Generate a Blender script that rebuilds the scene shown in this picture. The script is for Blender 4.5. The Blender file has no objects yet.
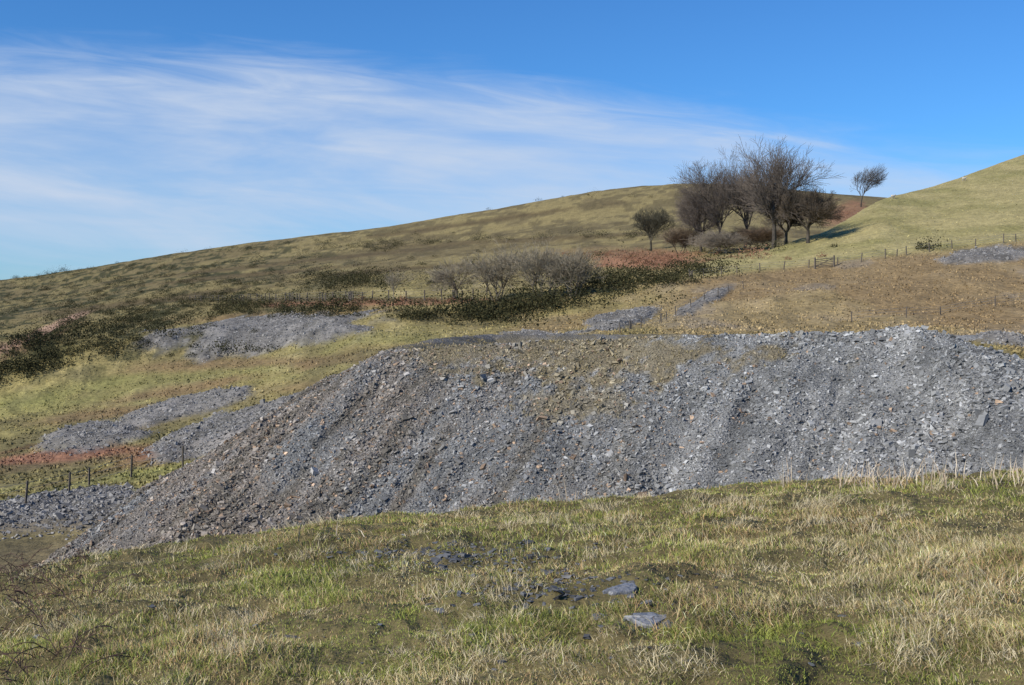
import bpy, math, numpy as np
from mathutils import Vector
rng=np.random.default_rng(7)
F=1100.0; HV=310.0; CU=512.0
# ------------------------------------------------------------ noise
def _h(xi,yi,seed):
    h=(xi*374761393+yi*668265263+seed*1442695)&0xffffffff
    h=((h^(h>>13))*1274126177)&0xffffffff
    return ((h^(h>>16))&0xffffffff)/4294967296.0
def vn(x,y,seed=0):
    x=np.asarray(x,float);y=np.asarray(y,float)
    xi=np.floor(x).astype(np.int64);yi=np.floor(y).astype(np.int64)
    fx=x-xi;fy=y-yi;fx=fx*fx*(3-2*fx);fy=fy*fy*(3-2*fy)
    a=_h(xi,yi,seed);b=_h(xi+1,yi,seed);c=_h(xi,yi+1,seed);d=_h(xi+1,yi+1,seed)
    return (a*(1-fx)+b*fx)*(1-fy)+(c*(1-fx)+d*fx)*fy
def fbm(x,y,seed=0,o=4):
    s=0;a=.5;n=0
    for i in range(o):
        s=s+a*vn(x,y,seed+i*17);n+=a;a*=.5
        x,y=(x*1.6+y*1.2)+13.7,(-x*1.2+y*1.6)+7.3
    return s/n
def ss(a,b,x):
    t=np.clip((x-a)/(b-a),0,1);return t*t*(3-2*t)
def mix(a,b,m):
    a=np.asarray(a,float);b=np.asarray(b,float);m=np.asarray(m)[...,None];return a*(1-m)+b*m
# ------------------------------------------------------------ mesh helper
def make(name,V,Fc,col=None,mat=None,smooth=False,parent=None,link=True):
    V=np.ascontiguousarray(V,dtype=np.float32);Fc=np.ascontiguousarray(Fc,dtype=np.int32)
    me=bpy.data.meshes.new(name);k=Fc.shape[1];n=len(Fc)
    me.vertices.add(len(V));me.vertices.foreach_set('co',V.ravel())
    me.loops.add(n*k);me.loops.foreach_set('vertex_index',Fc.ravel())
    me.polygons.add(n);me.polygons.foreach_set('loop_start',np.arange(n,dtype=np.int32)*k)
    try: me.polygons.foreach_set('loop_total',np.full(n,k,dtype=np.int32))
    except Exception: pass
    me.polygons.foreach_set('use_smooth',np.full(n,smooth,dtype=bool))
    me.update(calc_edges=True)
    if col is not None:
        a=me.color_attributes.new('Col','FLOAT_COLOR','POINT')
        c=np.ones((len(V),4),np.float32);c[:,:3]=col;a.data.foreach_set('color',c.ravel())
    if mat: me.materials.append(mat)
    ob=bpy.data.objects.new(name,me);bpy.context.collection.objects.link(ob)
    if parent: ob.parent=parent
    return ob
# ------------------------------------------------------------ materials
def material(name,rough=.9,noise=None,bump=None,spec=.3,transl=0,base=None):
    m=bpy.data.materials.new(name);m.use_nodes=True;nt=m.node_tree;N=nt.nodes;L=nt.links
    b=N['Principled BSDF'];b.inputs['Roughness'].default_value=rough
    b.inputs['Specular IOR Level'].default_value=spec
    tc=N.new('ShaderNodeTexCoord')
    if base is None:
        at=N.new('ShaderNodeAttribute');at.attribute_name='Col';c=at.outputs['Color']
    else:
        r=N.new('ShaderNodeRGB');r.outputs[0].default_value=(*base,1);c=r.outputs[0]
    if noise:
        for sc,amt in noise:
            n=N.new('ShaderNodeTexNoise');n.inputs['Scale'].default_value=sc;n.inputs['Detail'].default_value=6
            n.inputs['Roughness'].default_value=.65
            L.new(tc.outputs['Object'],n.inputs['Vector'])
            mr=N.new('ShaderNodeMapRange');mr.inputs['From Min'].default_value=.3;mr.inputs['From Max'].default_value=.7
            mr.inputs['To Min'].default_value=1-amt;mr.inputs['To Max'].default_value=1+amt
            L.new(n.outputs['Fac'],mr.inputs['Value'])
            mx=N.new('ShaderNodeVectorMath');mx.operation='SCALE'
            L.new(c,mx.inputs[0]);L.new(mr.outputs[0],mx.inputs['Scale']);c=mx.outputs[0]
    L.new(c,b.inputs['Base Color'])
    if bump:
        prev=None
        for kind,sc,dist in bump:
            if kind=='n':
                n=N.new('ShaderNodeTexNoise');n.inputs['Scale'].default_value=sc;n.inputs['Detail'].default_value=6;o=n.outputs['Fac']
            else:
                n=N.new('ShaderNodeTexVoronoi');n.inputs['Scale'].default_value=sc;o=n.outputs['Distance']
            L.new(tc.outputs['Object'],n.inputs['Vector'])
            bp=N.new('ShaderNodeBump');bp.inputs['Strength'].default_value=1;bp.inputs['Distance'].default_value=dist
            L.new(o,bp.inputs['Height'])
            if prev: L.new(prev,bp.inputs['Normal'])
            prev=bp.outputs['Normal']
        L.new(prev,b.inputs['Normal'])
    return m
M_ground=material('grassland',.95,[(.35,.18),(2.2,.32)],[('n',1.2,.3),('n',9,.05)],.1)
M_heap=material('slate_scree',.85,[(6,.3),(25,.3)],[('v',9,.07),('v',24,.03)],.2)
M_stone=material('slate_stone',.75,[(14,.2)],None,.2)
M_grass=material('grass_blade',.75,None,None,.15)
M_bark=material('bark',.9,None,None,.15)
M_leaf=material('scrub_leaf',.85,None,None,.15)
M_wood=material('weathered_post',.9,[(8,.25)],None,.2,base=(.12,.10,.08))
M_wire=material('fence_wire',.5,[(8,.2)],None,.4,base=(.2,.2,.2))
M_wool=material('wool',.95,[(10,.15)],[('n',30,.03)],.1)
# ------------------------------------------------------------ terrain table
U=np.array([-1400,-700,-200,0,200,400,512,600,700,850,1024,1300,1900],float)
def rz(*a): return ('z',a)
def rv(*a): return ('v',a)
rows={
 .8: rz(-1.7,-1.7,-1.65,-1.62,-1.62,-1.6,-1.6,-1.6,-1.6,-1.58,-1.55,-1.55,-1.5),
 3:  rz(-2.2,-2.0,-1.8,-1.68,-1.66,-1.62,-1.6,-1.6,-1.58,-1.55,-1.5,-1.45,-1.3),
 5:  rz(-2.9,-2.4,-2.0,-1.78,-1.72,-1.66,-1.63,-1.61,-1.58,-1.54,-1.48,-1.4,-1.2),
 8:  rz(-4.0,-3.2,-2.5,-2.14,-1.95,-1.80,-1.76,-1.72,-1.65,-1.57,-1.53,-1.4,-1.1),
 11: rz(-5.2,-4.2,-3.3,-2.68,-2.36,-2.10,-2.04,-1.99,-1.88,-1.77,-1.71,-1.55,-1.2),
 14: rz(-6.5,-5.5,-4.4,-3.6,-3.08,-2.68,-2.56,-2.48,-2.36,-2.23,-2.14,-1.95,-1.6),
 18: rz(-8,-7,-6,-5.3,-4.4,-3.8,-3.6,-3.5,-3.3,-3.1,-3.0,-2.8,-2.4),
 25: rz(-10,-9.5,-8.7,-8.2,-7.2,-6.4,-6.1,-5.8,-5.5,-5.2,-5,-4.5,-4),
 35: rz(-11.5,-11,-10.4,-10.1,-9.7,-8.8,-8.5,-8,-7.5,-7,-6.5,-6,-5),
 45: rz(-12,-11.6,-11.1,-10.8,-10.3,-9.5,-9,-8,-7,-6.5,-6,-5.5,-4.5),
 60: rv(560,552,535,522,505,430,390,375,372,372,372,360,340),
 80: rv(505,500,490,476,452,378,352,342,339,337,339,326,305),
 95: rv(490,478,465,452,425,362,345,334,331,328,328,315,290),
 110:rv(470,460,447,432,402,347,336,325,318,310,302,292,265),
 135:rv(440,430,415,402,372,323,316,306,289,278,262,250,215),
 170:rv(415,405,388,376,343,305,297,286,272,262,240,225,180),
 230:rv(385,372,355,345,316,287,276,266,256,250,240,225,190),
 320:rv(360,345,328,318,290,268,257,247,240,240,235,220,200),
 450:rv(345,325,306,296,268,246,232,218,208,212,215,215,200),
 600:rv(335,310,292,280,251,226,208,193,187,198,210,215,200),
}
ys_=np.array(sorted(rows));Z=np.zeros((len(ys_),len(U)))
for i,y in enumerate(ys_):
    k,a=rows[y];a=np.array(a,float);Z[i]=a if k=='z' else (HV-a)/F*y
ys_=np.append(ys_,[900,1600,4500]);Z=np.vstack([Z,Z[-1]-25,Z[-1]-90,Z[-1]*0-140])
NY=760
GY=np.geomspace(.8,4500,NY);LY=np.log(GY)
T=np.concatenate([np.linspace(-1.7,-.56,90)[:-1],np.linspace(-.56,.56,760),np.linspace(.56,1.3,60)[1:]])
UT=CU+F*T
def interp_cr(xs,ys,xq):
    h=np.diff(xs);d=np.diff(ys,axis=0)/h[:,None]
    m=np.zeros_like(ys);m[0]=d[0];m[-1]=d[-1]
    a,b=d[:-1],d[1:];same=(a*b)>0
    w1=(2*h[1:]+h[:-1])[:,None];w2=(h[1:]+2*h[:-1])[:,None]
    with np.errstate(all='ignore'):
        hm=(w1+w2)/(w1/a+w2/b)
    m[1:-1]=np.where(same,hm,0)
    i=np.clip(np.searchsorted(xs,xq)-1,0,len(xs)-2)
    t=((xq-xs[i])/h[i])[:,None];H=h[i][:,None]
    t=np.clip(t,0,1)
    return (2*t**3-3*t**2+1)*ys[i]+(t**3-2*t**2+t)*H*m[i]+(-2*t**3+3*t**2)*ys[i+1]+(t**3-t**2)*H*m[i+1]
Za=interp_cr(np.log(ys_),Z,LY)
Zb=interp_cr(U,Za.T.copy(),UT).T
# right-hand hill
ru=np.array([560,640,690,760,830,880,940,1024,1300,1900],float)
rvv=np.array([330,285,264,250,226,196,180,150,90,60],float)
ry=np.array([160,165,172,188,205,232,262,300,330,350],float)
vc=np.interp(UT,ru,rvv);yc=np.interp(UT,ru,ry)
v135=HV-F*Zb[np.searchsorted(GY,135)]/135
yy=GY[:,None]
f=np.clip((np.log(yy)-np.log(135))/(np.log(yc)-np.log(135)),0,1)
vR=v135+(vc-v135)*(f**.85)
zc=(HV-vc)/F*yc
R=np.where(yy<yc,(HV-vR)/F*np.minimum(yy,yc),zc-.22*(yy-yc)-0*yy)
R=np.where(yy<135,-999,R)
Zt=np.maximum(Zb,R)
def blur(A,n,ax):
    k=np.hanning(2*n+3)[1:-1];k/=k.sum();P=[(0,0),(0,0)];P[ax]=(n,n)
    B=np.pad(A,P,mode='edge');o=0
    for i,w in enumerate(k):
        o=o+w*(B[i:i+A.shape[0]] if ax==0 else B[:,i:i+A.shape[1]])
    return o
Zt=blur(blur(Zt,5,0),6,1)
X=T[None,:]*yy;Y=yy+0*X
PU=UT[None,:]+0*X;PV=HV-F*Zt/Y
wob=(fbm(X*.06,Y*.035,5)-.5); wob2=(fbm(X*.25,Y*.15,6)-.5)
def ell(u0,v0,ru_,rv_,ang=0,soft=.3,w=.9,lo=55,hi=2000,q_out=False):
    a=math.radians(ang);du=PU-u0;dv=PV-v0
    p=(du*math.cos(a)+dv*math.sin(a))/ru_;q=(-du*math.sin(a)+dv*math.cos(a))/rv_
    d=np.sqrt(p*p+q*q)+wob*w+wob2*w*.8
    m=ss(1+soft,1-soft,d)*((Y>lo)&(Y<hi))
    return (m,q) if q_out else m
tips=[(272,336,108,18,-4,.9),(84,436,66,14,-8,.8),(180,408,84,11,-15,.6),(240,426,90,19,-17,.7),
      (40,518,95,20,-8,.5),(622,318,36,10,-14,.5),(700,303,30,5,-24,.3),(985,258,48,8,-5,.5),(1000,342,34,6,5,.5),(545,337,55,3,0,.2)]
slate=0*X;dz=0*X
for (a,b,c,d,e,h) in tips:
    m,q=ell(a,b,c,d,e,.13,1.0,q_out=True);slate=np.maximum(slate,m)
    m2=ell(a,b,c*.93,d*.85,e,.34,1.0)
    dz=np.maximum(dz,h*m2*(.45+.7*np.clip((q+1)/1.5,0,1)))
g24=fbm(X*.55+wob*3,Y*.06,24,3);g25=fbm(X*1.3,Y*.2,26,3)
Zt=Zt+dz+slate*((g24-.5)*.28+(g25-.5)*.15)
far=ss(60,130,Y)
Zt+=far*((fbm(X*.03,Y*.03,21)-.5)*2.4+(fbm(X*.12,Y*.12,22)-.5)*1.4)*ss(1000,300,Y)*(1-.75*ss(150,170,Y)*ss(700,760,PU))
Zt+=ss(40,60,Y)*ss(300,120,Y)*(fbm(X*.5,Y*.5,23)-.5)*.6
near=ss(20,15,Y)
tuss=(fbm(X*1.1,Y*1.1,31)-.5)*.22+(fbm(X*4,Y*4,32)-.5)*.13
Zt+=near*tuss
def TH(x,y,A=None):
    A=Zt if A is None else A
    x=np.asarray(x,float);y=np.maximum(np.asarray(y,float),.81)
    t=np.clip(x/y,T[0]+1e-6,T[-1]-1e-6);l=np.clip(np.log(y),LY[0],LY[-1]-1e-6)
    j=np.clip(np.searchsorted(T,t)-1,0,len(T)-2);fj=(t-T[j])/(T[j+1]-T[j])
    fi=(l-LY[0])/(LY[1]-LY[0]);i=np.clip(fi.astype(int),0,NY-2);fi=fi-i
    if A.ndim==3: fi=fi[...,None];fj=fj[...,None]
    return (A[i,j]*(1-fj)+A[i,j+1]*fj)*(1-fi)+(A[i+1,j]*(1-fj)+A[i+1,j+1]*fj)*fi
def hit(u,v,y0=56,y1=1200):
    t=(u-CU)/F;q=np.geomspace(y0,y1,1500);z=TH(t*q,q);vv=HV-F*z/q
    k=np.where(vv<=v)[0]
    if len(k)==0: k=[int(np.argmin(vv))]
    y=q[k[0]];return np.array([t*y,y,float(TH(t*y,y))])
# ------------------------------------------------------------ terrain colour
G=(.18,.18,.06);YG=(.31,.25,.10);ST=(.41,.33,.165);BR=(.22,.145,.075);OL=(.20,.16,.07);RD=(.30,.14,.085)
GO=(.045,.048,.02)
PV=HV-F*Zt/Y
n1=fbm(X*.05,Y*.03,41);n2=fbm(X*.2,Y*.12,42);n3=fbm(X*.8,Y*.6,43);n4=fbm(X*.012,Y*.012,44);n5=fbm(X*.09,Y*.05,45)
C=mix(OL,YG,ss(.35,.65,n1*.6+n2*.4))
C=mix(C,ST,.6*ss(.5,.75,n2))
C=mix(C,G,.35*ss(.5,.62,n4)*ss(200,60,Y)*ss(560,420,PU))
for e in [(250,374,230,12,-7,.4),(90,405,120,9,-4,.35),(60,490,130,13,-12,.7),(370,345,100,14,-5,.35),(60,390,90,7,-10,.3)]:
    C=mix(C,(.235,.235,.075),e[5]*ell(*e[:5],.4,.9))
for e in [(60,460,130,8,-6,.9),(430,350,90,7,0,.6),(330,362,60,5,-6,.6),(190,388,110,6,-10,.85),(190,450,80,8,-14,.85),(150,422,80,7,-16,.85),(90,475,120,4,-14,.6),(280,362,120,6,-3,.75),(330,385,60,6,-5,.7),(90,415,80,7,-8,.8),(40,500,90,4,-10,.5),(270,316,110,4,-3,.7)]:
    C=mix(C,BR,e[5]*ell(*e[:5],.5,1.3))
C=mix(C,(.14,.115,.055),.6*ss(.52,.62,n5)*ss(560,460,PU)*ss(60,80,Y)*ss(260,200,Y))
C=mix(C,(.27,.13,.08),.85*ell(50,456,95,6,-4,.4,1.2))
C=mix(C,(.25,.12,.075),.7*ell(180,447,60,4,-14,.4,1.2))
C=mix(C,(.16,.09,.05),.7*ell(20,449,50,3,-14,.4,1.2))
C=mix(C,(.285,.225,.10),.6*ss(230,330,Y)*ss(100,350,PU))
C=mix(C,(.155,.12,.06),ss(230,320,Y)*ss(.46,.57,n1)*.75)
C=mix(C,(.105,.083,.042),ss(200,320,Y)*ss(.51,.60,n2)*.7)
C=mix(C,GO,.85*ss(.50,.58,n2*.6+n3*.4)*ss(430,220,PU+0*Y)*ss(115,160,Y))
past=ss(-2,6,(-(PV-(281-(PU-690)*.115))))*ss(670,700,PU)*ss(132,140,Y)*ss(yc+6,yc-2,Y)
C=mix(C,mix((.255,.225,.088),(.36,.30,.135),ss(.35,.65,n1*.5+n2*.5)),past*.95)
bank=ss(620,720,PU)*(1-past)*ss(75,90,Y)*ss(160,140,Y)
C=mix(C,mix((.27,.20,.10),(.43,.33,.18),ss(.35,.65,n2)),bank*.85)
C=mix(C,BR,ss(.5,.6,n1)*bank*.6)
C=mix(C,(.22,.205,.19),ss(.58,.66,n2)*bank*.6)
mid=ss(420,520,PU)*(1-past)*ss(60,70,Y)*ss(200,150,Y)
C=mix(C,(.23,.165,.085),mid*.5*ss(.4,.6,n2))
for e in [(645,260,55,8,0,.8),(600,252,60,5,0,.5),(380,303,110,3,-1,.75),(730,262,50,5,0,.5),(846,214,20,10,-20,.62),(560,325,60,8,-10,.4)]:
    C=mix(C,RD if e[5]>.6 else BR,e[5]*ell(*e[:5],.4,.9)*(1-past))
C=mix(C,(.38,.24,.165),.9*ell(30,337,62,4,-24,.3,.6))
C=mix(C,(.16,.10,.06),.7*ell(35,344,55,2.5,-24,.3,.6))
for e in [(560,238,150,2.5,-3),(300,262,160,2,-6),(420,268,140,2,-4),(330,300,150,2.5,0),(160,300,140,3,-7),(480,222,120,2,-8),(250,275,120,2,-5)]:
    C=mix(C,(.11,.08,.04),.75*ell(*e,.5,1))
C=mix(C,mix((.12,.112,.10),(.265,.245,.22),ss(.3,.7,n3*.35+g24*.35+g25*.3)),slate*.95)
C*= (.82+.36*fbm(X*1.5,Y*1.0,47))[...,None]
fgc=mix((.085,.07,.032),(.18,.145,.065),n3)
C=mix(C,fgc,ss(22,17,Y))
hidden=ss(15,20,Y)*ss(62,50,Y);C=mix(C,mix((.09,.075,.045),(.2,.15,.08),n2),hidden*.85)
V=np.stack([X,Y,Zt],-1).reshape(-1,3);NT=len(T)
I=np.arange(NY*NT).reshape(NY,NT)
Q=np.stack([I[:-1,:-1],I[:-1,1:],I[1:,1:],I[1:,:-1]],-1).reshape(-1,4)
make('ground_terrain',V,Q,C.reshape(-1,3),M_ground,True)
# ------------------------------------------------------------ main slate heap
EX=[]
for (u,v,y) in [(390,353,52),(455,346,52),(530,342,51),(620,339,50),(700,336.5,48),(760,335,47),(830,333.5,46),(880,331,45),(905,326,44.5),(940,335,43.5),(1000,354,41),(1060,372,39.5),(1250,430,37)]:
    EX.append(((u-CU)/F*y,y,(HV-v)/F*y))
EX=np.array(EX)
poly=[(p[0],p[1]) for p in EX]+[(40,70),(30,78),(-2,78),(-6,60)]
poly=np.array(poly)
def pdist(x,y):
    d=np.full(x.shape,1e9);ins=np.zeros(x.shape,bool);n=len(poly)
    for i in range(n):
        a=poly[i];b=poly[(i+1)%n];e=b-a
        t=np.clip(((x-a[0])*e[0]+(y-a[1])*e[1])/(e@e),0,1)
        d=np.minimum(d,np.hypot(x-a[0]-t*e[0],y-a[1]-t*e[1]))
        c=((a[1]>y)!=(b[1]>y))&(x<(b[0]-a[0])*(y-a[1])/((b[1]-a[1])+1e-12)+a[0])
        ins^=c
    return d,ins
def heapz(x,y):
    d,ins=pdist(x,y)
    zt=np.interp(x,EX[:,0],EX[:,2]);yf=np.interp(x,EX[:,0],EX[:,1])
    zt=zt+(-1.75-zt)*ss(2,20,y-yf)
    dd=d+1.5*(fbm(x*.2,y*.2,61)-.5)*ss(0,4,d)
    dd=np.maximum(dd,0)
    g=(fbm((x*.55-y*.28),y*.07+x*.03,62,3)-.5)
    g2=(fbm((x*1.6-y*.9),y*.18,63,3)-.5)
    z=zt-.605*(np.sqrt(dd*dd+.36)-.6)
    z=z+(g*1.0+g2*.3)*ss(.3,3.5,d)*(~ins)
    z=z+(fbm(x*1.3,y*1.3,64)-.5)*.20+(fbm(x*5,y*5,65)-.5)*.11
    return z,d,ins
hx=np.arange(-27,34,.115);hy=np.arange(27,80,.115)
HX,HY=np.meshgrid(hx,hy);HZ,HD,HI=heapz(HX,HY)
TZ=TH(HX,HY)
def heapcol(x,y,z,d,ins):
    u=CU+F*x/y;v=HV-F*z/y
    a=fbm(x*.35,y*.35,71);b=fbm(x*1.4,y*1.4,72);s=fbm((x*.9-y*.5),y*.12,73);e=fbm(x*4,y*4,74)
    c=mix((.150,.150,.145),(.295,.29,.275),ss(.3,.7,.4*b+.4*s+.2*e))
    c=mix(c,(.25,.205,.16),.75*ss(660,330,u)*ss(.34,.62,.5*a+.5*s))
    c=mix(c,(.10,.09,.07),.7*ss(.5,.62,s*.75+e*.25)*ss(720,520,u))
    gr=ss(1.2,.4,np.hypot((u-615)/125,(v-356)/28)+(a-.5)*2.2+(b-.5)*2+(e-.5)*1.5)*.85
    gr=np.maximum(gr,.7*ss(1.2,.6,np.hypot((u-470)/95,(v-352)/12)+(a-.5)*1.5+(e-.5)*1.5))
    gr=np.maximum(gr,.6*ss(1.2,.6,np.hypot((u-580)/60,(v-405)/12)+(a-.5)*2+(e-.5)*2))
    top=ins*ss(.6,2.5,d+(a-.5)*3)*ss(880,820,u)
    gr=np.maximum(gr,top*ss(.25,.45,a))
    c=mix(c,mix((.18,.14,.075),(.33,.265,.14),b*.5+e*.5),gr*.85)
    return c,gr
HC,HG=heapcol(HX,HY,HZ,HD,HI)
keep=HZ>TZ-.35
I=np.arange(HX.size).reshape(HX.shape)
k=keep[:-1,:-1]|keep[1:,:-1]|keep[:-1,1:]|keep[1:,1:]
Q=np.stack([I[:-1,:-1],I[:-1,1:],I[1:,1:],I[1:,:-1]],-1)[k]
used,inv=np.unique(Q.ravel(),return_inverse=True)
HV3=np.stack([HX,HY,HZ],-1).reshape(-1,3)[used]
make('slate_spoil_heap',HV3,inv.reshape(-1,4),HC.reshape(-1,3)[used]*.85,M_heap,True)
# ------------------------------------------------------------ stones
def stones(name,P,S,col,flat=.4,tilt=.6,mat=M_stone):
    n=len(P)
    base=np.array([[-1,-1,-1],[1,-1,-1],[1,1,-1],[-1,1,-1],[-1,-1,1],[1,-1,1],[1,1,1],[-1,1,1]],float)*.5
    B=base[None]*(1+rng.uniform(-.45,.25,(n,8,3)))
    B=B*np.stack([rng.uniform(.7,1.4,n),rng.uniform(.5,1,n),flat*rng.uniform(.5,1.4,n)],-1)[:,None,:]*S[:,None,None]
    yaw=rng.uniform(0,6.28,n);a=rng.normal(0,tilt,n);b=rng.normal(0,tilt,n)
    def rot(B,ang,i,j):
        c=np.cos(ang)[:,None];s=np.sin(ang)[:,None];p=B[:,:,i]*c-B[:,:,j]*s;q=B[:,:,i]*s+B[:,:,j]*c
        B=B.copy();B[:,:,i]=p;B[:,:,j]=q;return B
    B=rot(rot(rot(B,a,1,2),b,0,2),yaw,0,1)
    V=(B+P[:,None,:]).reshape(-1,3)
    f=np.array([[0,3,2,1],[4,5,6,7],[0,1,5,4],[1,2,6,5],[2,3,7,6],[3,0,4,7]])
    Fc=(f[None]+8*np.arange(n)[:,None,None]).reshape(-1,4)
    return make(name,V,Fc,np.repeat(col,8,axis=0),mat,False)
n=250000
sx=rng.uniform(-25,24,n);sy=rng.uniform(30,56,n)
sz,sd,si=heapz(sx,sy);tz=TH(sx,sy)
c,gr=heapcol(sx,sy,sz,sd,si)
ok=(sz>tz-.05)&(rng.random(n)>gr*.75)&((sd<4)|(~si))&(np.abs(sx/sy)<.52)
sx,sy,sz,c=sx[ok],sy[ok],sz[ok],c[ok];n=len(sx)
S=np.clip(.060*np.exp(rng.normal(0,.5,n)),.025,.25)
big=vn(sx*.5,sy*.5,80);S*=.7+.7*big
S=np.where(rng.random(n)<.005,S*2.0,S)
br=np.exp(rng.normal(0,.28,n))[:,None]
c=c*br*1.08
rust=(rng.random(n)<.09*ss(18,-5,sx)+.01)
c=np.where(rust[:,None],np.array([.32,.225,.15])*br,c)
stones('slate_rubble',np.stack([sx,sy,sz+S*.1],-1),S,c,tilt=.55)
m=(slate>.45);idx=np.argwhere(m&(np.abs(T)[None,:]<.5));pick=idx[rng.integers(0,len(idx),42000)]
px=X[pick[:,0],pick[:,1]]+rng.normal(0,.3,len(pick));py=Y[pick[:,0],pick[:,1]]+rng.normal(0,.7,len(pick))
S=np.clip(.12*np.exp(rng.normal(0,.45,len(px))),.05,.5);g=rng.uniform(.10,.31,len(px))
stones('tip_rubble',np.stack([px,py,TH(px,py)+S*.1],-1),S,np.stack([g*1.06,g*1.0,g*.92],-1))
# ------------------------------------------------------------ blades
def blades(name,P,H,W,lean,col,tipcol,mat=M_grass,curl=1.0,az=None):
    n=len(P);az=rng.uniform(0,6.283,n) if az is None else az
    fa=rng.uniform(0,6.283,n)
    d=np.stack([np.cos(az),np.sin(az),0*az],-1);w=np.stack([np.cos(fa),np.sin(fa),0*fa],-1)*W[:,None]*.5
    up=np.array([0,0,1.])
    m=P+d*(H*np.sin(lean)*.4)[:,None]+up*(H*np.cos(lean*.6)*.5)[:,None]
    t=P+d*(H*np.sin(lean)*curl)[:,None]+up*(H*np.maximum(np.cos(lean),.08))[:,None]
    V=np.stack([P-w,P+w,m-w*.8,m+w*.8,t],1).reshape(-1,3)
    f=np.array([[0,1,2],[1,3,2],[2,3,4]]);Fc=(f[None]+5*np.arange(n)[:,None,None]).reshape(-1,3)
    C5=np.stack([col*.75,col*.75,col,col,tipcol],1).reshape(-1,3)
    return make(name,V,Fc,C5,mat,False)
def fgmask(x,y):
    u=CU+F*x/y;v=HV-F*TH(x,y)/y
    a=fbm(x*.7,y*.7,90);b=fbm(x*2.5,y*2.5,91);e=fbm(x*7,y*7,94)
    bare=.8*ss(1.15,.4,np.hypot((u-450)/125,(v-556)/15)+(b-.5)*2.4+(e-.5)*2)
    bare=np.maximum(bare,.65*ss(1.1,.4,np.hypot((u-550)/90,(v-588)/20)+(b-.5)*2.6+(e-.5)*2))
    bare=np.maximum(bare,ss(1.1,.8,np.hypot((u-648)/27,(v-622)/10)))
    bare=np.maximum(bare,.75*ss(.62,.71,fbm(x*1.4,y*1.4,95)*.75+e*.25))
    bare=np.maximum(bare,.9*ss(1.2,.7,np.hypot((u-5)/55,(v-575)/22)+(b-.5)*1.5))
    bare=np.maximum(bare,.5*ss(.56,.66,b*.5+e*.5))
    straw=.34+.85*ss(.42,.62,a*.45+b*.4+e*.15)
    straw=straw+.5*ss(1.3,.5,np.hypot((u-900)/190,(v-540)/50)+(b-.5))+.5*ss(1.2,.5,np.hypot((u-980)/110,(v-610)/45)+(b-.5))
    straw=straw-.6*ss(1.2,.4,np.hypot((u-960)/150,(v-502)/18))-.5*ss(1.2,.5,np.hypot((u-820)/120,(v-650)/40))-.3*ss(1.2,.5,np.hypot((u-400)/200,(v-640)/50))
    straw=straw-.3*ss(1.3,.4,np.hypot((u-150)/200,(v-570)/25))
    return bare,np.clip(straw,0,1),b,a
n=520000
t=rng.uniform(-.58,.58,n);y=np.exp(rng.uniform(math.log(3.7),math.log(18),n));x=t*y
bare,straw,b,a_=fgmask(x,y)
ok=rng.random(n)>bare*.93
x,y,straw,b,a_=x[ok],y[ok],straw[ok],b[ok],a_[ok];n=len(x)
z=TH(x,y)
isS=rng.random(n)<straw*.66
gcol=mix((.15,.20,.035),(.36,.36,.085),rng.random(n))
scol=mix((.42,.33,.15),(.72,.60,.35),rng.random(n)**1.4)
brn=ss(.46,.60,fbm(x*1.1,y*1.1,97))
scol=mix(scol,(.40,.24,.11),(rng.random(n)<.18+.45*brn)*.75)
col=np.where(isS[:,None],scol,gcol)*np.exp(rng.normal(0,.2,n))[:,None]*(.52+.95*fbm(x*3,y*3,96))[:,None]
hh=(.015+.046*ss(.35,.75,fbm(x*2.4,y*2.4,92)))*rng.uniform(.5,1.5,n)*np.where(isS,1.25,1)
ww=np.maximum(.003,y*.00045)*rng.uniform(.7,1.4,n)
wind=2.0*fbm(x*.8,y*.8,93)*3.14+rng.normal(0,1.5,n)
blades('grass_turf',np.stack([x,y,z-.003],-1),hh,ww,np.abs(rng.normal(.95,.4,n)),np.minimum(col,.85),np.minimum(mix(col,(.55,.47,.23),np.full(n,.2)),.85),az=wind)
TP=[]
for (u0,v0,su,sv,k) in [(228,645,12,12,9),(440,668,60,10,6),(800,515,60,8,18),(900,560,60,15,24),(980,620,40,20,10),(720,505,50,6,10),(560,655,90,10,8),(500,520,200,8,14),(940,490,80,6,8),(880,640,60,20,6),(340,600,150,30,12),(760,590,100,20,8),(60,640,60,20,6),(300,560,150,12,12),(500,600,300,50,24)]:
    for i in range(k):
        TP.append(hit(np.clip(rng.normal(u0,su),-60,1090),rng.normal(v0,sv),3.7,16))
TP=np.array(TP);tsz=rng.uniform(.5,1.35,len(TP));kk=90;P=np.repeat(TP,kk,0);ts=np.repeat(tsz,kk);r=rng.normal(0,.05,(len(P),2))*ts[:,None]*np.array([1.5,1]);P[:,:2]+=r;P[:,2]=TH(P[:,0],P[:,1])-.01
n=len(P);c=mix((.44,.34,.18),(.74,.64,.42),rng.random(n))
blades('straw_tussocks',P,rng.uniform(.04,.14,n)*ts,np.maximum(.003,P[:,1]*.0004),np.abs(rng.normal(1.0,.4,n)),c,c,az=np.repeat(rng.uniform(0,6.28,len(TP)),kk)+rng.normal(0,1.0,n))
SP=[]
for (u0,u1,k) in [(835,965,150),(780,840,30),(965,1024,36),(560,620,8),(100,400,8)]:
    for i in range(k):
        SP.append(hit(rng.uniform(u0,u1),rng.uniform(476,490) if u0>500 else 560,9,13.5))
SP=np.array(SP);n=len(SP);c=mix((.40,.30,.20),(.68,.58,.43),rng.random(n))
blades('dead_stalks',SP,rng.uniform(.10,.34,n),np.full(n,.010),np.abs(rng.normal(.35,.4,n)),c,c)
n=130000
t=rng.uniform(-.52,.52,n);y=np.exp(rng.uniform(math.log(58),math.log(300),n));x=t*y
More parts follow.
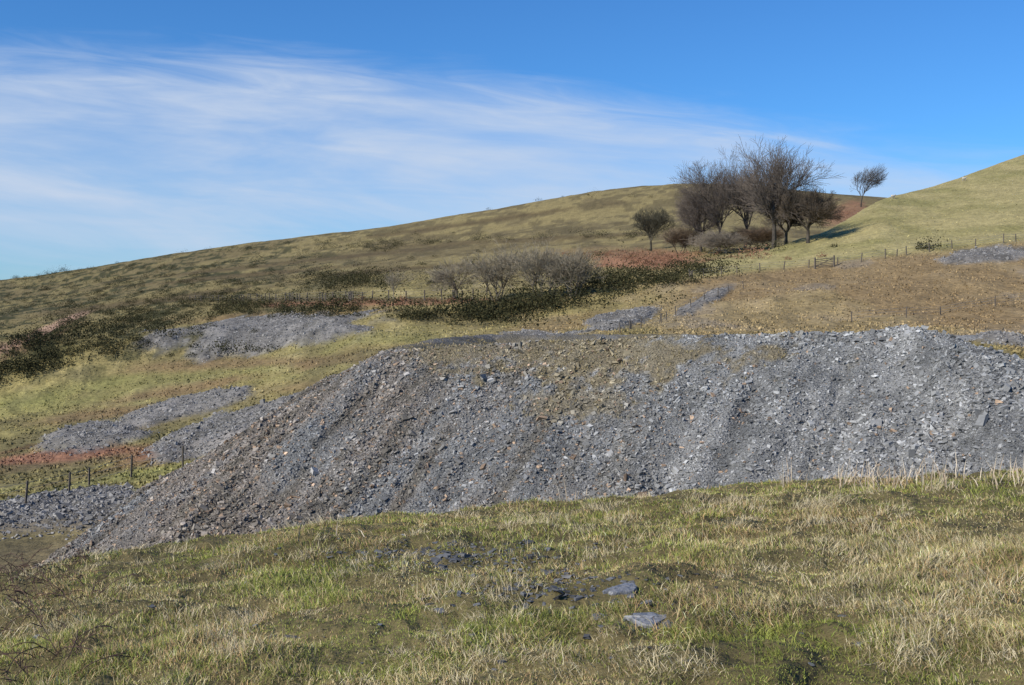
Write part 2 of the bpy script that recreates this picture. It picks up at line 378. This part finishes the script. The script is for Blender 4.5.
s=TH(x,y,slate[...,None])[:,0];pz=TH(x,y);pm=TH(x,y,past[...,None])[:,0]
ok=(s<.3)&(rng.random(n)>pm*.85)&(vn(x*.6,y*.6,99)>.3);x,y,pz=x[ok],y[ok],pz[ok];n=len(x)
c=TH(x,y,C)*np.exp(rng.normal(.0,.2,n))[:,None]
blades('rough_hill_grass',np.stack([x,y,pz-.03],-1),rng.uniform(.08,.28,n),rng.uniform(.08,.25,n),np.abs(rng.normal(.6,.4,n)),c*1.2,c*1.2)
n=12000;x=rng.uniform(-10,16,n);y=rng.uniform(42,76,n);z,d,ii=heapz(x,y);c,gr=heapcol(x,y,z,d,ii);ok=(rng.random(n)<gr)&(z>TH(x,y))
P=np.stack([x,y,z-.02],-1)[ok];P=np.repeat(P,4,0);P[:,:2]+=rng.normal(0,.06,(len(P),2));n=len(P)
c=mix((.22,.165,.075),(.44,.36,.18),rng.random(n))
blades('heap_grass',P,rng.uniform(.06,.18,n),rng.uniform(.02,.04,n),np.abs(rng.normal(.6,.3,n)),c,c)
def chips(u0,v0,su,sv,k):
    return np.array([hit(rng.normal(u0,su),rng.normal(v0,sv),3.6,16) for _ in range(k)])
P=np.vstack([chips(445,556,65,7,560),chips(550,588,60,13,320),chips(440,640,250,20,50),chips(650,625,18,5,20)])
P[:,2]=TH(P[:,0],P[:,1]);n=len(P);S=np.clip(.021*np.exp(rng.normal(0,.5,n)),.008,.075);g=rng.uniform(.05,.18,n)
stones('slate_chips',P+np.array([0,0,.003]),S,np.stack([g,g,g*1.0],-1),.3,.2)
def slab(u,v,w,dep,yaw,seed):
    p=hit(u,v,3.6,16);r=np.random.default_rng(seed);k=13
    a=np.sort(r.uniform(0,6.28,k));rr=r.uniform(.65,1.15,k)
    pts=np.stack([np.cos(a)*rr*w,np.sin(a)*rr*dep],-1);c,s=math.cos(yaw),math.sin(yaw)
    pts=pts@np.array([[c,s],[-s,c]])
    me=bpy.data.meshes.new('slate_slab');V=[]
    for lvl,(zz,sc) in enumerate([(-.03,1),(.012,1),(.018,.95),(.021,.55),(.024,.2)]):
        for q in pts: V.append((p[0]+q[0]*sc,p[1]+q[1]*sc,p[2]+zz+q[1]*.12*sc+r.uniform(-.004,.004)))
    Fs=[]
    for l in range(4):
        for i in range(k): Fs.append((l*k+i,l*k+(i+1)%k,(l+1)*k+(i+1)%k,(l+1)*k+i))
    Fs.append(tuple(4*k+i for i in range(k)))
    me.from_pydata(V,[],Fs);me.update();me.materials.append(material('slab_slate',.45,[(18,.35),(60,.3)],[('n',25,.02)],.5,base=(.20,.20,.205)))
    ob=bpy.data.objects.new('slate_slab',me);bpy.context.collection.objects.link(ob)
slab(650,622,.12,.085,-.2,3);slab(622,591,.11,.055,.5,4)
# ------------------------------------------------------------ tubes / trees
def tubes(A,B,ra,rb,sides=3):
    n=len(A);d=B-A;L=np.linalg.norm(d,axis=1,keepdims=True)+1e-9;d=d/L
    ref=np.where(np.abs(d[:,2:3])<.9,np.array([[0,0,1.]]),np.array([[1.,0,0]]))
    s=np.cross(d,ref);s/=np.linalg.norm(s,axis=1,keepdims=True);q=np.cross(d,s)
    R_=[]
    for P,r in ((A,ra),(B,rb)):
        for k in range(sides):
            a=6.28318*k/sides;R_.append(P+(s*math.cos(a)+q*math.sin(a))*r[:,None])
    V=np.stack(R_,1).reshape(-1,3)
    f=np.array([[k,(k+1)%sides,sides+(k+1)%sides,sides+k] for k in range(sides)])
    return V,(f[None]+2*sides*np.arange(n)[:,None,None]).reshape(-1,4)
def tree(name,u,v,hpx,wpx,seed,levels=6,lean=0.,trunk=.16,col=(.085,.072,.06),twig=(.13,.105,.085),r0=.36,rt=.021,kids=4,y0=56,stems=1,cap=5200,up=.07,lim=.75):
    r=np.random.default_rng(seed);p=hit(u,v,y0);sc=p[1]/F;H=hpx*sc;Wd=wpx*sc
    st=np.zeros((stems,3));st[:,:2]=r.normal(0,.03*(stems>1),(stems,2))
    sa=6.283*np.arange(stems)/max(stems,1)+r.uniform(0,6.28)
    so=.45 if stems>1 else .05
    D=np.stack([np.cos(sa)*so+r.normal(0,.12,stems)*(stems>1),np.sin(sa)*so,np.ones(stems)],-1)
    Ln=np.full(stems,trunk);Rd=np.full(stems,1.0);SA=[];SB=[];RA=[];RB=[];LV=[]
    for l in range(levels+1):
        D/=np.linalg.norm(D,axis=1,keepdims=True);seg=3;cur=st.copy();nodes=[];dd=D.copy()
        tap=.68 if l<levels else .4
        for k in range(seg):
            dd=dd+r.normal(0,.13 if l else .04,dd.shape)+np.array([lean*.06,0,up if l<3 else up*.5]);dd/=np.linalg.norm(dd,axis=1,keepdims=True)
            nx=cur+dd*(Ln/seg)[:,None];ra=Rd*(1-(1-tap)*k/seg);rb=Rd*(1-(1-tap)*(k+1)/seg)
            SA.append(cur);SB.append(nx);RA.append(ra);RB.append(rb);LV.append(np.full(len(cur),l));cur=nx;nodes.append((nx,rb,dd.copy()))
        if l==levels: break
        nk=kids+(1 if l in(0,1) else 0);ns=[];nd=[];nl=[];nr=[]
        for k in range(nk):
            w=2 if (k<2 or l==0) else r.integers(0,2)
            P0,rb,d0=nodes[w];perp=r.normal(0,1,d0.shape);perp-=d0*np.sum(perp*d0,1,keepdims=True);perp/=np.linalg.norm(perp,axis=1,keepdims=True)+1e-9
            if l==0:
                a=6.283*k/nk+r.uniform(-.4,.4,len(d0));perp=np.stack([np.cos(a),np.sin(a),0*a],-1)
            sp=r.uniform(.35,.85,(len(d0),1))*(1.15 if l<2 else 1)
            if k==0: sp=sp*.4
            ns.append(P0);nd.append(d0+perp*sp);nl.append(Ln*r.uniform(.62,.92,len(d0))*(1.35 if l==0 else 1));nr.append(rb*r.uniform(.6,.85,len(d0)))
        st=np.vstack(ns);D=np.vstack(nd);Ln=np.concatenate(nl);Rd=np.concatenate(nr)
        if len(st)>cap:
            q=r.permutation(len(st))[:cap];st,D,Ln,Rd=st[q],D[q],Ln[q],Rd[q]
    A=np.vstack(SA);B=np.vstack(SB);ra=np.concatenate(RA);rb=np.concatenate(RB);lv=np.concatenate(LV)
    zmax=np.percentile(B[:,2],98.8);xr=np.percentile(B[:,0],[2,98]);wd=xr[1]-xr[0]
    s3=np.array([Wd/wd,Wd/wd*.95,H/zmax]);A=A*s3;B=B*s3
    cz=H*.56;E=np.array([Wd*.52,Wd*.5,H*.47]);ctr=np.array([np.median(B[:,0]),np.median(B[:,1]),cz])
    def env(P):
        q=(P-ctr)/E;q[:,2]=np.where(P[:,2]<cz,q[:,2]*.6,q[:,2]);n_=np.linalg.norm(q,axis=1);k_=np.where(n_>1,(1+lim*(n_-1))/np.maximum(n_,1e-6),1)[:,None]
        return np.where((P[:,2:3]>cz*.5),ctr+(P-ctr)*k_,P)
    A=env(A);B=env(B)
    ra=np.maximum(ra*r0,rt);rb=np.maximum(rb*r0,rt*.7)
    for P in (A,B): P[:,0]+=lean*P[:,2]*.35*(P[:,2]/H)
    A+=p;B+=p;A[:,2]-=.15*(lv==0)
    big=lv<=2;Vs=[];Fs=[];Cs=[];off=0
    for msk,sd in ((big,6),(~big,3)):
        v_,f_=tubes(A[msk],B[msk],ra[msk],rb[msk],sd);Vs.append(v_);Fs.append(f_+off);off+=len(v_)
        cc=mix(col,twig,np.clip(lv[msk]/levels,0,1))*np.exp(r.normal(0,.15,msk.sum()))[:,None];Cs.append(np.repeat(cc,2*sd,0))
    make(name,np.vstack(Vs),np.vstack(Fs[0:1]),np.vstack(Cs),M_bark) if False else make(name,np.vstack(Vs),np.vstack(Fs),np.vstack(Cs),M_bark)
K=dict(y0=120)
tree('bare_ash_tree',719,252,88,72,1,6,-.1,.14,cap=6000,lim=.55,**K)
tree('bare_ash_tree',745,250,92,58,2,6,.0,.18,cap=4000,r0=.4,**K)
tree('bare_ash_tree',774,248,100,70,3,6,.05,.18,r0=.46,cap=4200,lim=.9,**K)
tree('bare_oak_tree',808,243,54,60,4,6,.05,.06,(.07,.058,.045),(.12,.092,.065),cap=8500,lim=.5,**K)
tree('bare_oak_tree',786,244,50,44,14,6,.1,.08,(.07,.058,.045),(.12,.092,.065),**K)
tree('bare_ash_tree',701,252,60,40,15,6,-.1,.10,**K)
tree('bare_oak_tree',651,251,42,38,5,6,.0,.05,(.07,.062,.045),(.10,.09,.06),cap=7500,lim=.55,**K)
tree('hawthorn_tree',861,207,40,30,6,5,.6,.2,(.07,.06,.05),(.10,.085,.07),.32,.030,up=.12,**K)
G1=(.16,.135,.10);G2=(.26,.22,.155)
KW=dict(y0=80,cap=1700,lim=1.0,kids=3)
tree('bare_willow_tree',458,300,40,46,7,6,0,.07,G1,G2,.16,.020,stems=2,**KW)
tree('bare_willow_tree',506,300,50,54,8,6,-.1,.06,G1,G2,.18,.020,stems=4,**KW)
tree('bare_willow_tree',544,298,52,62,9,6,.1,.06,G1,G2,.18,.020,stems=5,**KW)
tree('bare_willow_tree',576,297,46,54,10,6,.1,.06,G1,G2,.18,.020,stems=4,**KW)
tree('bare_willow_tree',394,299,28,26,11,5,0,.08,G1,G2,.1,.016,**KW)
KB=dict(y0=120)
tree('bare_willow_tree',680,254,26,36,12,5,0,.06,G1,(.18,.135,.09),.1,.022,stems=4,**KB)
tree('bare_willow_tree',712,254,22,48,13,5,0,.06,G1,(.24,.20,.15),.1,.018,stems=5,**KB)
tree('bare_willow_tree',755,250,22,50,16,5,0,.06,G1,(.18,.125,.08),.1,.022,stems=5,**KB)
BA=[];BB=[]
for i in range(130):
    p=hit(rng.uniform(-30,100),rng.uniform(556,690) if i<60 else rng.uniform(556,600),3.6,12);a=rng.uniform(0,6.28);L=rng.uniform(.12,.42);d=np.array([math.cos(a),math.sin(a),rng.uniform(.5,1.8)]);d/=np.linalg.norm(d);c=p.copy()
    for k in range(9):
        nx=c+d*L/9;BA.append(c);BB.append(nx);d=d+np.array([0,0,-.17])+rng.normal(0,.12,3);d/=np.linalg.norm(d);c=nx
        if rng.random()<.35:
            e=d+rng.normal(0,.6,3);e/=np.linalg.norm(e);BA.append(c);BB.append(c+e*L*.18)
BA=np.array(BA);BB=np.array(BB);v_,f_=tubes(BA,BB,np.full(len(BA),.0028),np.full(len(BA),.0022),4)
make('bramble_twigs',v_,f_,np.tile([[.10,.062,.048]],(len(v_),1)),M_bark)
# ------------------------------------------------------------ gorse
def scrub(name,clusters,colA,colB,leaf=.22,nl=170):
    Ps=[];Sz=[]
    for (u0,v0,su,sv,k,sz,*an) in clusters:
        sl=an[0] if an else 0
        for i in range(k):
            du=rng.normal(0,su);Ps.append(hit(np.clip(u0+du,-120,1150),v0+du*sl+rng.normal(0,sv),80));Sz.append(sz*math.exp(rng.normal(0,.45)))
    Ps=np.array(Ps);Sz=np.array(Sz);n=len(Ps);c0=np.repeat(Ps,nl,0);s=np.repeat(Sz,nl)
    d=rng.normal(0,1,(n*nl,3));d/=np.linalg.norm(d,axis=1,keepdims=True);d[:,2]=np.abs(d[:,2])
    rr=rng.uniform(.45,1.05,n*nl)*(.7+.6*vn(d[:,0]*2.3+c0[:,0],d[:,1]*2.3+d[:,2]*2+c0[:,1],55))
    Pc=c0+d*rr[:,None]*s[:,None]*np.array([1.2,1.2,.95])
    a=rng.normal(0,1,(n*nl,3));a/=np.linalg.norm(a,axis=1,keepdims=True);b=np.cross(a,rng.normal(0,1,(n*nl,3)));b/=np.linalg.norm(b,axis=1,keepdims=True)
    w=(leaf*rng.uniform(.4,1.1,n*nl)*np.clip(s**.5,.5,1.6))[:,None]
    V=np.stack([Pc-a*w*.5,Pc+b*w*.3,Pc+a*w*.5,Pc-b*w*.3],1).reshape(-1,3)
    bv=np.repeat(rng.random(n),nl)*.5+rng.random(n*nl)*.5
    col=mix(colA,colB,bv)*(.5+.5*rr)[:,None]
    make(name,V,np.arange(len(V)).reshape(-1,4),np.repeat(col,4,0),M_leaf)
scrub('gorse_scrub',[(75,340,60,12,170,1.2,-.22),(30,368,40,5,50,1.2,-.2),(150,316,55,8,120,1.2,-.15),(120,295,110,12,210,1.4,-.1),(40,300,60,14,110,1.5,0),(250,262,90,4,60,1.7,-.13),(200,345,50,8,16,.9),(270,290,70,10,60,1.4),
  (345,284,26,5,60,2.6),(325,278,18,3,20,2.3),(375,280,12,4,14,2.0),(238,306,32,4,60,1.6),(310,311,38,3,56,1.5),(285,246,60,2,24,1.9,-.1),(390,246,30,2,34,2.4,-.05),(480,241,40,1.5,20,2.0,-.05),
  (496,316,22,6,70,1.8),(545,306,26,4,50,1.7),(600,290,24,5,44,1.9),(650,281,28,4,60,2.1),(695,272,14,3,20,1.5),(610,237,22,2,16,2.0),(925,249,4,1,4,.9),(595,197,60,2,9,1.3),(420,318,14,2,16,1.2),(745,250,45,2,18,1.1),(100,270,70,2,16,1.8,-.12),(560,262,60,4,18,1.4),(430,280,50,8,26,1.3),(50,275,60,5,30,1.8),(480,270,70,6,20,1.4)],
  (.020,.024,.010),(.074,.066,.026),.24,140)
scrub('bracken_patch',[(645,262,26,4,60,.9),(600,256,25,3,20,.8),(846,214,10,5,14,1.0),(735,256,45,3,20,.9),(380,303,60,1.5,40,.6)],(.20,.10,.06),(.36,.20,.12),.25,110)
# ------------------------------------------------------------ fences
def boxes(C0,C1,w):
    return tubes(np.array(C0,float),np.array(C1,float),np.full(len(C0),w),np.full(len(C0),w),4)
def fence(pts,spacing,y0=80,h=1.2,w=.075):
    G_=[]
    for i in range(len(pts)-1):
        for k in np.linspace(0,1,30)[:-1]:
            G_.append(hit(pts[i][0]*(1-k)+pts[i+1][0]*k,pts[i][1]*(1-k)+pts[i+1][1]*k,y0))
    G_=np.array(G_);ln=np.concatenate([[0],np.cumsum(np.linalg.norm(np.diff(G_[:,:2],axis=0),axis=1))])
    m=max(3,int(ln[-1]/spacing));q=np.linspace(0,ln[-1],m)+rng.normal(0,.18,m);q=np.clip(q,0,ln[-1])
    x=np.interp(q,ln,G_[:,0]);y=np.interp(q,ln,G_[:,1]);z=TH(x,y)
    e=bpy.data.objects.new('wire_fence',None);bpy.context.collection.objects.link(e)
    B=np.stack([x,y,z],-1);tp=B+np.stack([rng.normal(0,.06,m),rng.normal(0,.06,m),h*rng.uniform(.82,1.08,m)],-1)
    v_,f_=boxes(B-[0,0,.2],tp,w)
    caps=np.array([[4,5,6,7]])[None]+8*np.arange(m)[:,None,None]
    make('posts',v_,np.vstack([f_,caps.reshape(-1,4)]),None,M_wood,parent=e)
    A_=[];B_=[]
    for fr in (.35,.65,.92):
        P=B+(tp-B)*fr;A_.append(P[:-1]);B_.append(P[1:])
    v_,f_=boxes(np.vstack(A_),np.vstack(B_),.011);make('wires',v_,f_,None,M_wire,parent=e)
fence([(690,278),(760,271),(812,268)],3.2,120)
fence([(836,266),(900,256),(1060,236)],3.2,120)
fence([(-30,516),(55,497),(105,482),(150,474),(184,468)],3.2,56,1.4,.07)
fence([(190,302),(300,301),(400,301),(490,299)],3.2,90,1.7,.10)
fence([(620,333),(660,324),(705,300),(745,288)],3.4,80,1.0,.05)
fence([(850,322),(930,316),(1040,300)],4.5,80,1.0,.06)
g0=hit(815,269,120);g1=hit(834,267,120);g1=g0+(g1-g0)*min(1,3.4/np.linalg.norm(g1-g0))
e=bpy.data.objects.new('field_gate',None);bpy.context.collection.objects.link(e)
A_=[g0,g1];B_=[g0+[0,0,1.5],g1+[0,0,1.5]];v_,f_=boxes(A_,B_,.12);make('gate_posts',v_,f_,None,M_wood,parent=e)
A_=[g0+[0,0,h] for h in (.3,.5,.72,.95,1.2)]+[g0+[0,0,.3]];B_=[g1+[0,0,h] for h in (.3,.5,.72,.95,1.2)]+[g1+[0,0,1.2]]
v_,f_=boxes(A_,B_,.045);make('gate_bars',v_,f_,None,M_wood,parent=e)
# ------------------------------------------------------------ sheep
def sheep(u,v,ang):
    p=hit(u,v,150);e=bpy.data.objects.new('sheep',None);bpy.context.collection.objects.link(e)
    a=np.linspace(0,6.283,11)[:-1];prof=[(-.55,.04,.72),(-.5,.2,.72),(-.3,.29,.70),(0,.31,.68),(.3,.27,.72),(.45,.2,.80),(.56,.14,.92),(.66,.12,1.0),(.8,.085,.95),(.92,.05,.88),(.94,.01,.87)]
    V=[];Cc=[]
    for (x,r,z) in prof:
        for q in a: V.append((x,r*.9*math.cos(q),z+r*math.sin(q)));Cc.append((.55,.5,.42) if x<.7 else (.45,.41,.36))
    Fq=[(l*10+i,l*10+(i+1)%10,(l+1)*10+(i+1)%10,(l+1)*10+i) for l in range(len(prof)-1) for i in range(10)]
    V=np.array(V)*.85;c,s=math.cos(ang),math.sin(ang);Rm=np.array([[c,s,0],[-s,c,0],[0,0,1]])
    make('body',V@Rm+p,np.array(Fq),np.array(Cc),M_wool,True,parent=e)
    A_=[];B_=[]
    for lx in (-.36,.34):
        for ly in (-.14,.14):
            k=.05 if lx<0 else -.03
            A_+= [(lx,ly,.6),(lx-k,ly,.3)];B_+=[(lx-k,ly,.3),(lx,ly,-.03)]
    v_,f_=tubes(np.array(A_)*.85@Rm+p,np.array(B_)*.85@Rm+p,np.tile([.07,.045],4),np.tile([.045,.035],4),6)
    make('legs',v_,f_,np.tile([[.35,.32,.28]],(len(v_),1)),M_wool,parent=e)
    v_,f_=tubes(np.array([(.72,-.08,1.03),(.72,.08,1.03)])*.85@Rm+p,np.array([(.68,-.2,1.05),(.68,.2,1.05)])*.85@Rm+p,np.array([.04,.04]),np.array([.015,.015]),5)
    make('ears',v_,f_,np.tile([[.4,.36,.3]],(len(v_),1)),M_wool,parent=e)
sheep(893,199,.3);sheep(964,181,.1)
# ------------------------------------------------------------ light
EL=math.radians(34);az=math.atan2(-.80,-.60)
sd=Vector((math.sin(az)*math.cos(EL),math.cos(az)*math.cos(EL),math.sin(EL)))
ld=bpy.data.lights.new('sun','SUN');ld.energy=5.0;ld.angle=math.radians(.53);ld.color=(1,.94,.84)
lo=bpy.data.objects.new('sun',ld);bpy.context.collection.objects.link(lo);lo.rotation_euler=(-sd).to_track_quat('-Z','Y').to_euler()
w=bpy.data.worlds.new('World');bpy.context.scene.world=w;w.use_nodes=True;nt=w.node_tree;N=nt.nodes;L=nt.links
bg=N['Background'];STR=.12;bg.inputs[1].default_value=STR
sk=N.new('ShaderNodeTexSky');sk.sky_type='NISHITA';sk.sun_disc=False;sk.sun_elevation=EL;sk.sun_rotation=az%(2*math.pi)
sk.air_density=1.0;sk.dust_density=.2;sk.ozone_density=4
def M(op,a,b=None,c=None,clamp=False):
    n=N.new('ShaderNodeMath');n.operation=op;n.use_clamp=clamp
    for i,q in enumerate((a,b,c)):
        if q is None: continue
        if isinstance(q,(int,float)): n.inputs[i].default_value=q
        else: L.new(q,n.inputs[i])
    return n.outputs[0]
def MR(v,a,b,c=0,d=1):
    n=N.new('ShaderNodeMapRange');n.interpolation_type='SMOOTHSTEP'
    L.new(v,n.inputs[0])
    for i,q in zip((1,2,3,4),(a,b,c,d)): n.inputs[i].default_value=q
    return n.outputs[0]
tc=N.new('ShaderNodeTexCoord');sp=N.new('ShaderNodeSeparateXYZ');L.new(tc.outputs['Generated'],sp.inputs[0])
yq=M('MAXIMUM',sp.outputs[1],.12);tt=M('DIVIDE',sp.outputs[0],yq);ee=M('DIVIDE',sp.outputs[2],yq)
def noise(vx,vy,scale,det=7,rough=.6,dist=0,z=0.):
    c=N.new('ShaderNodeCombineXYZ');L.new(vx,c.inputs[0]);L.new(vy,c.inputs[1]);c.inputs[2].default_value=z
    n=N.new('ShaderNodeTexNoise');n.inputs['Scale'].default_value=scale;n.inputs['Detail'].default_value=det;n.inputs['Roughness'].default_value=rough;n.inputs['Distortion'].default_value=dist
    L.new(c.outputs[0],n.inputs['Vector']);return n.outputs['Fac']
s1=M('ADD',tt,M('MULTIPLY',ee,-.2));s2=M('MULTIPLY',M('ADD',ee,M('MULTIPLY',tt,.10)),5)
big=noise(s1,s2,3.0,6,.55,.5);fine=noise(s1,M('MULTIPLY',s2,1.6),6,9,.58,.8,3.)
top=N.new('ShaderNodeValToRGB');top.color_ramp.interpolation='B_SPLINE';cr=top.color_ramp
pts=[(-.6,.245),(-.46,.246),(-.2,.243),(.0,.222),(.17,.194),(.3,.165),(.46,.155),(.6,.145)]
while len(cr.elements)<len(pts): cr.elements.new(.5)
for i,(a,b) in enumerate(pts):
    cr.elements[i].position=(a+.6)/1.2;cr.elements[i].color=(b/.3,)*3+(1,)
L.new(M('DIVIDE',M('ADD',tt,.6),1.2),top.inputs[0])
et=M('MULTIPLY',top.outputs[0],.3)
dlt=M('ADD',M('SUBTRACT',et,ee),M('MULTIPLY',M('SUBTRACT',fine,.5),.06))
m1=MR(dlt,-.008,.05)
den=M('MULTIPLY',m1,M('ADD',.45,M('MULTIPLY',MR(big,.32,.66),.6)))
den=M('MULTIPLY',den,M('ADD',.48,M('MULTIPLY',fine,1.0)))
lowfade=M('ADD',.62,M('MULTIPLY',MR(M('ADD',ee,M('MULTIPLY',tt,.16)),-.03,.06),.38));den=M('MULTIPLY',den,lowfade)
right=M('SUBTRACT',1,M('MULTIPLY',MR(tt,.18,.5),.35));den=M('MULTIPLY',den,right)
den=M('MULTIPLY',den,.82,clamp=True)
tint=N.new('ShaderNodeVectorMath');tint.operation='MULTIPLY';L.new(sk.outputs[0],tint.inputs[0]);tint.inputs[1].default_value=(.38,.77,1.16)
mx=N.new('ShaderNodeMix');mx.data_type='RGBA';L.new(den,mx.inputs[0]);L.new(tint.outputs[0],mx.inputs[6])
mx.inputs[7].default_value=(.58/STR,.67/STR,.82/STR,1)
L.new(mx.outputs[2],bg.inputs[0])
# ------------------------------------------------------------ camera
cd=bpy.data.cameras.new('camera');cd.sensor_width=36;cd.lens=36*F/1024;cd.shift_y=-(342.5-HV)/1024;cd.clip_end=20000;cd.clip_start=.05
co=bpy.data.objects.new('camera',cd);bpy.context.collection.objects.link(co);co.rotation_euler=(math.pi/2,0,0);bpy.context.scene.camera=co
s=bpy.context.scene;s.view_settings.view_transform='Standard';s.view_settings.look='None';s.view_settings.exposure=0
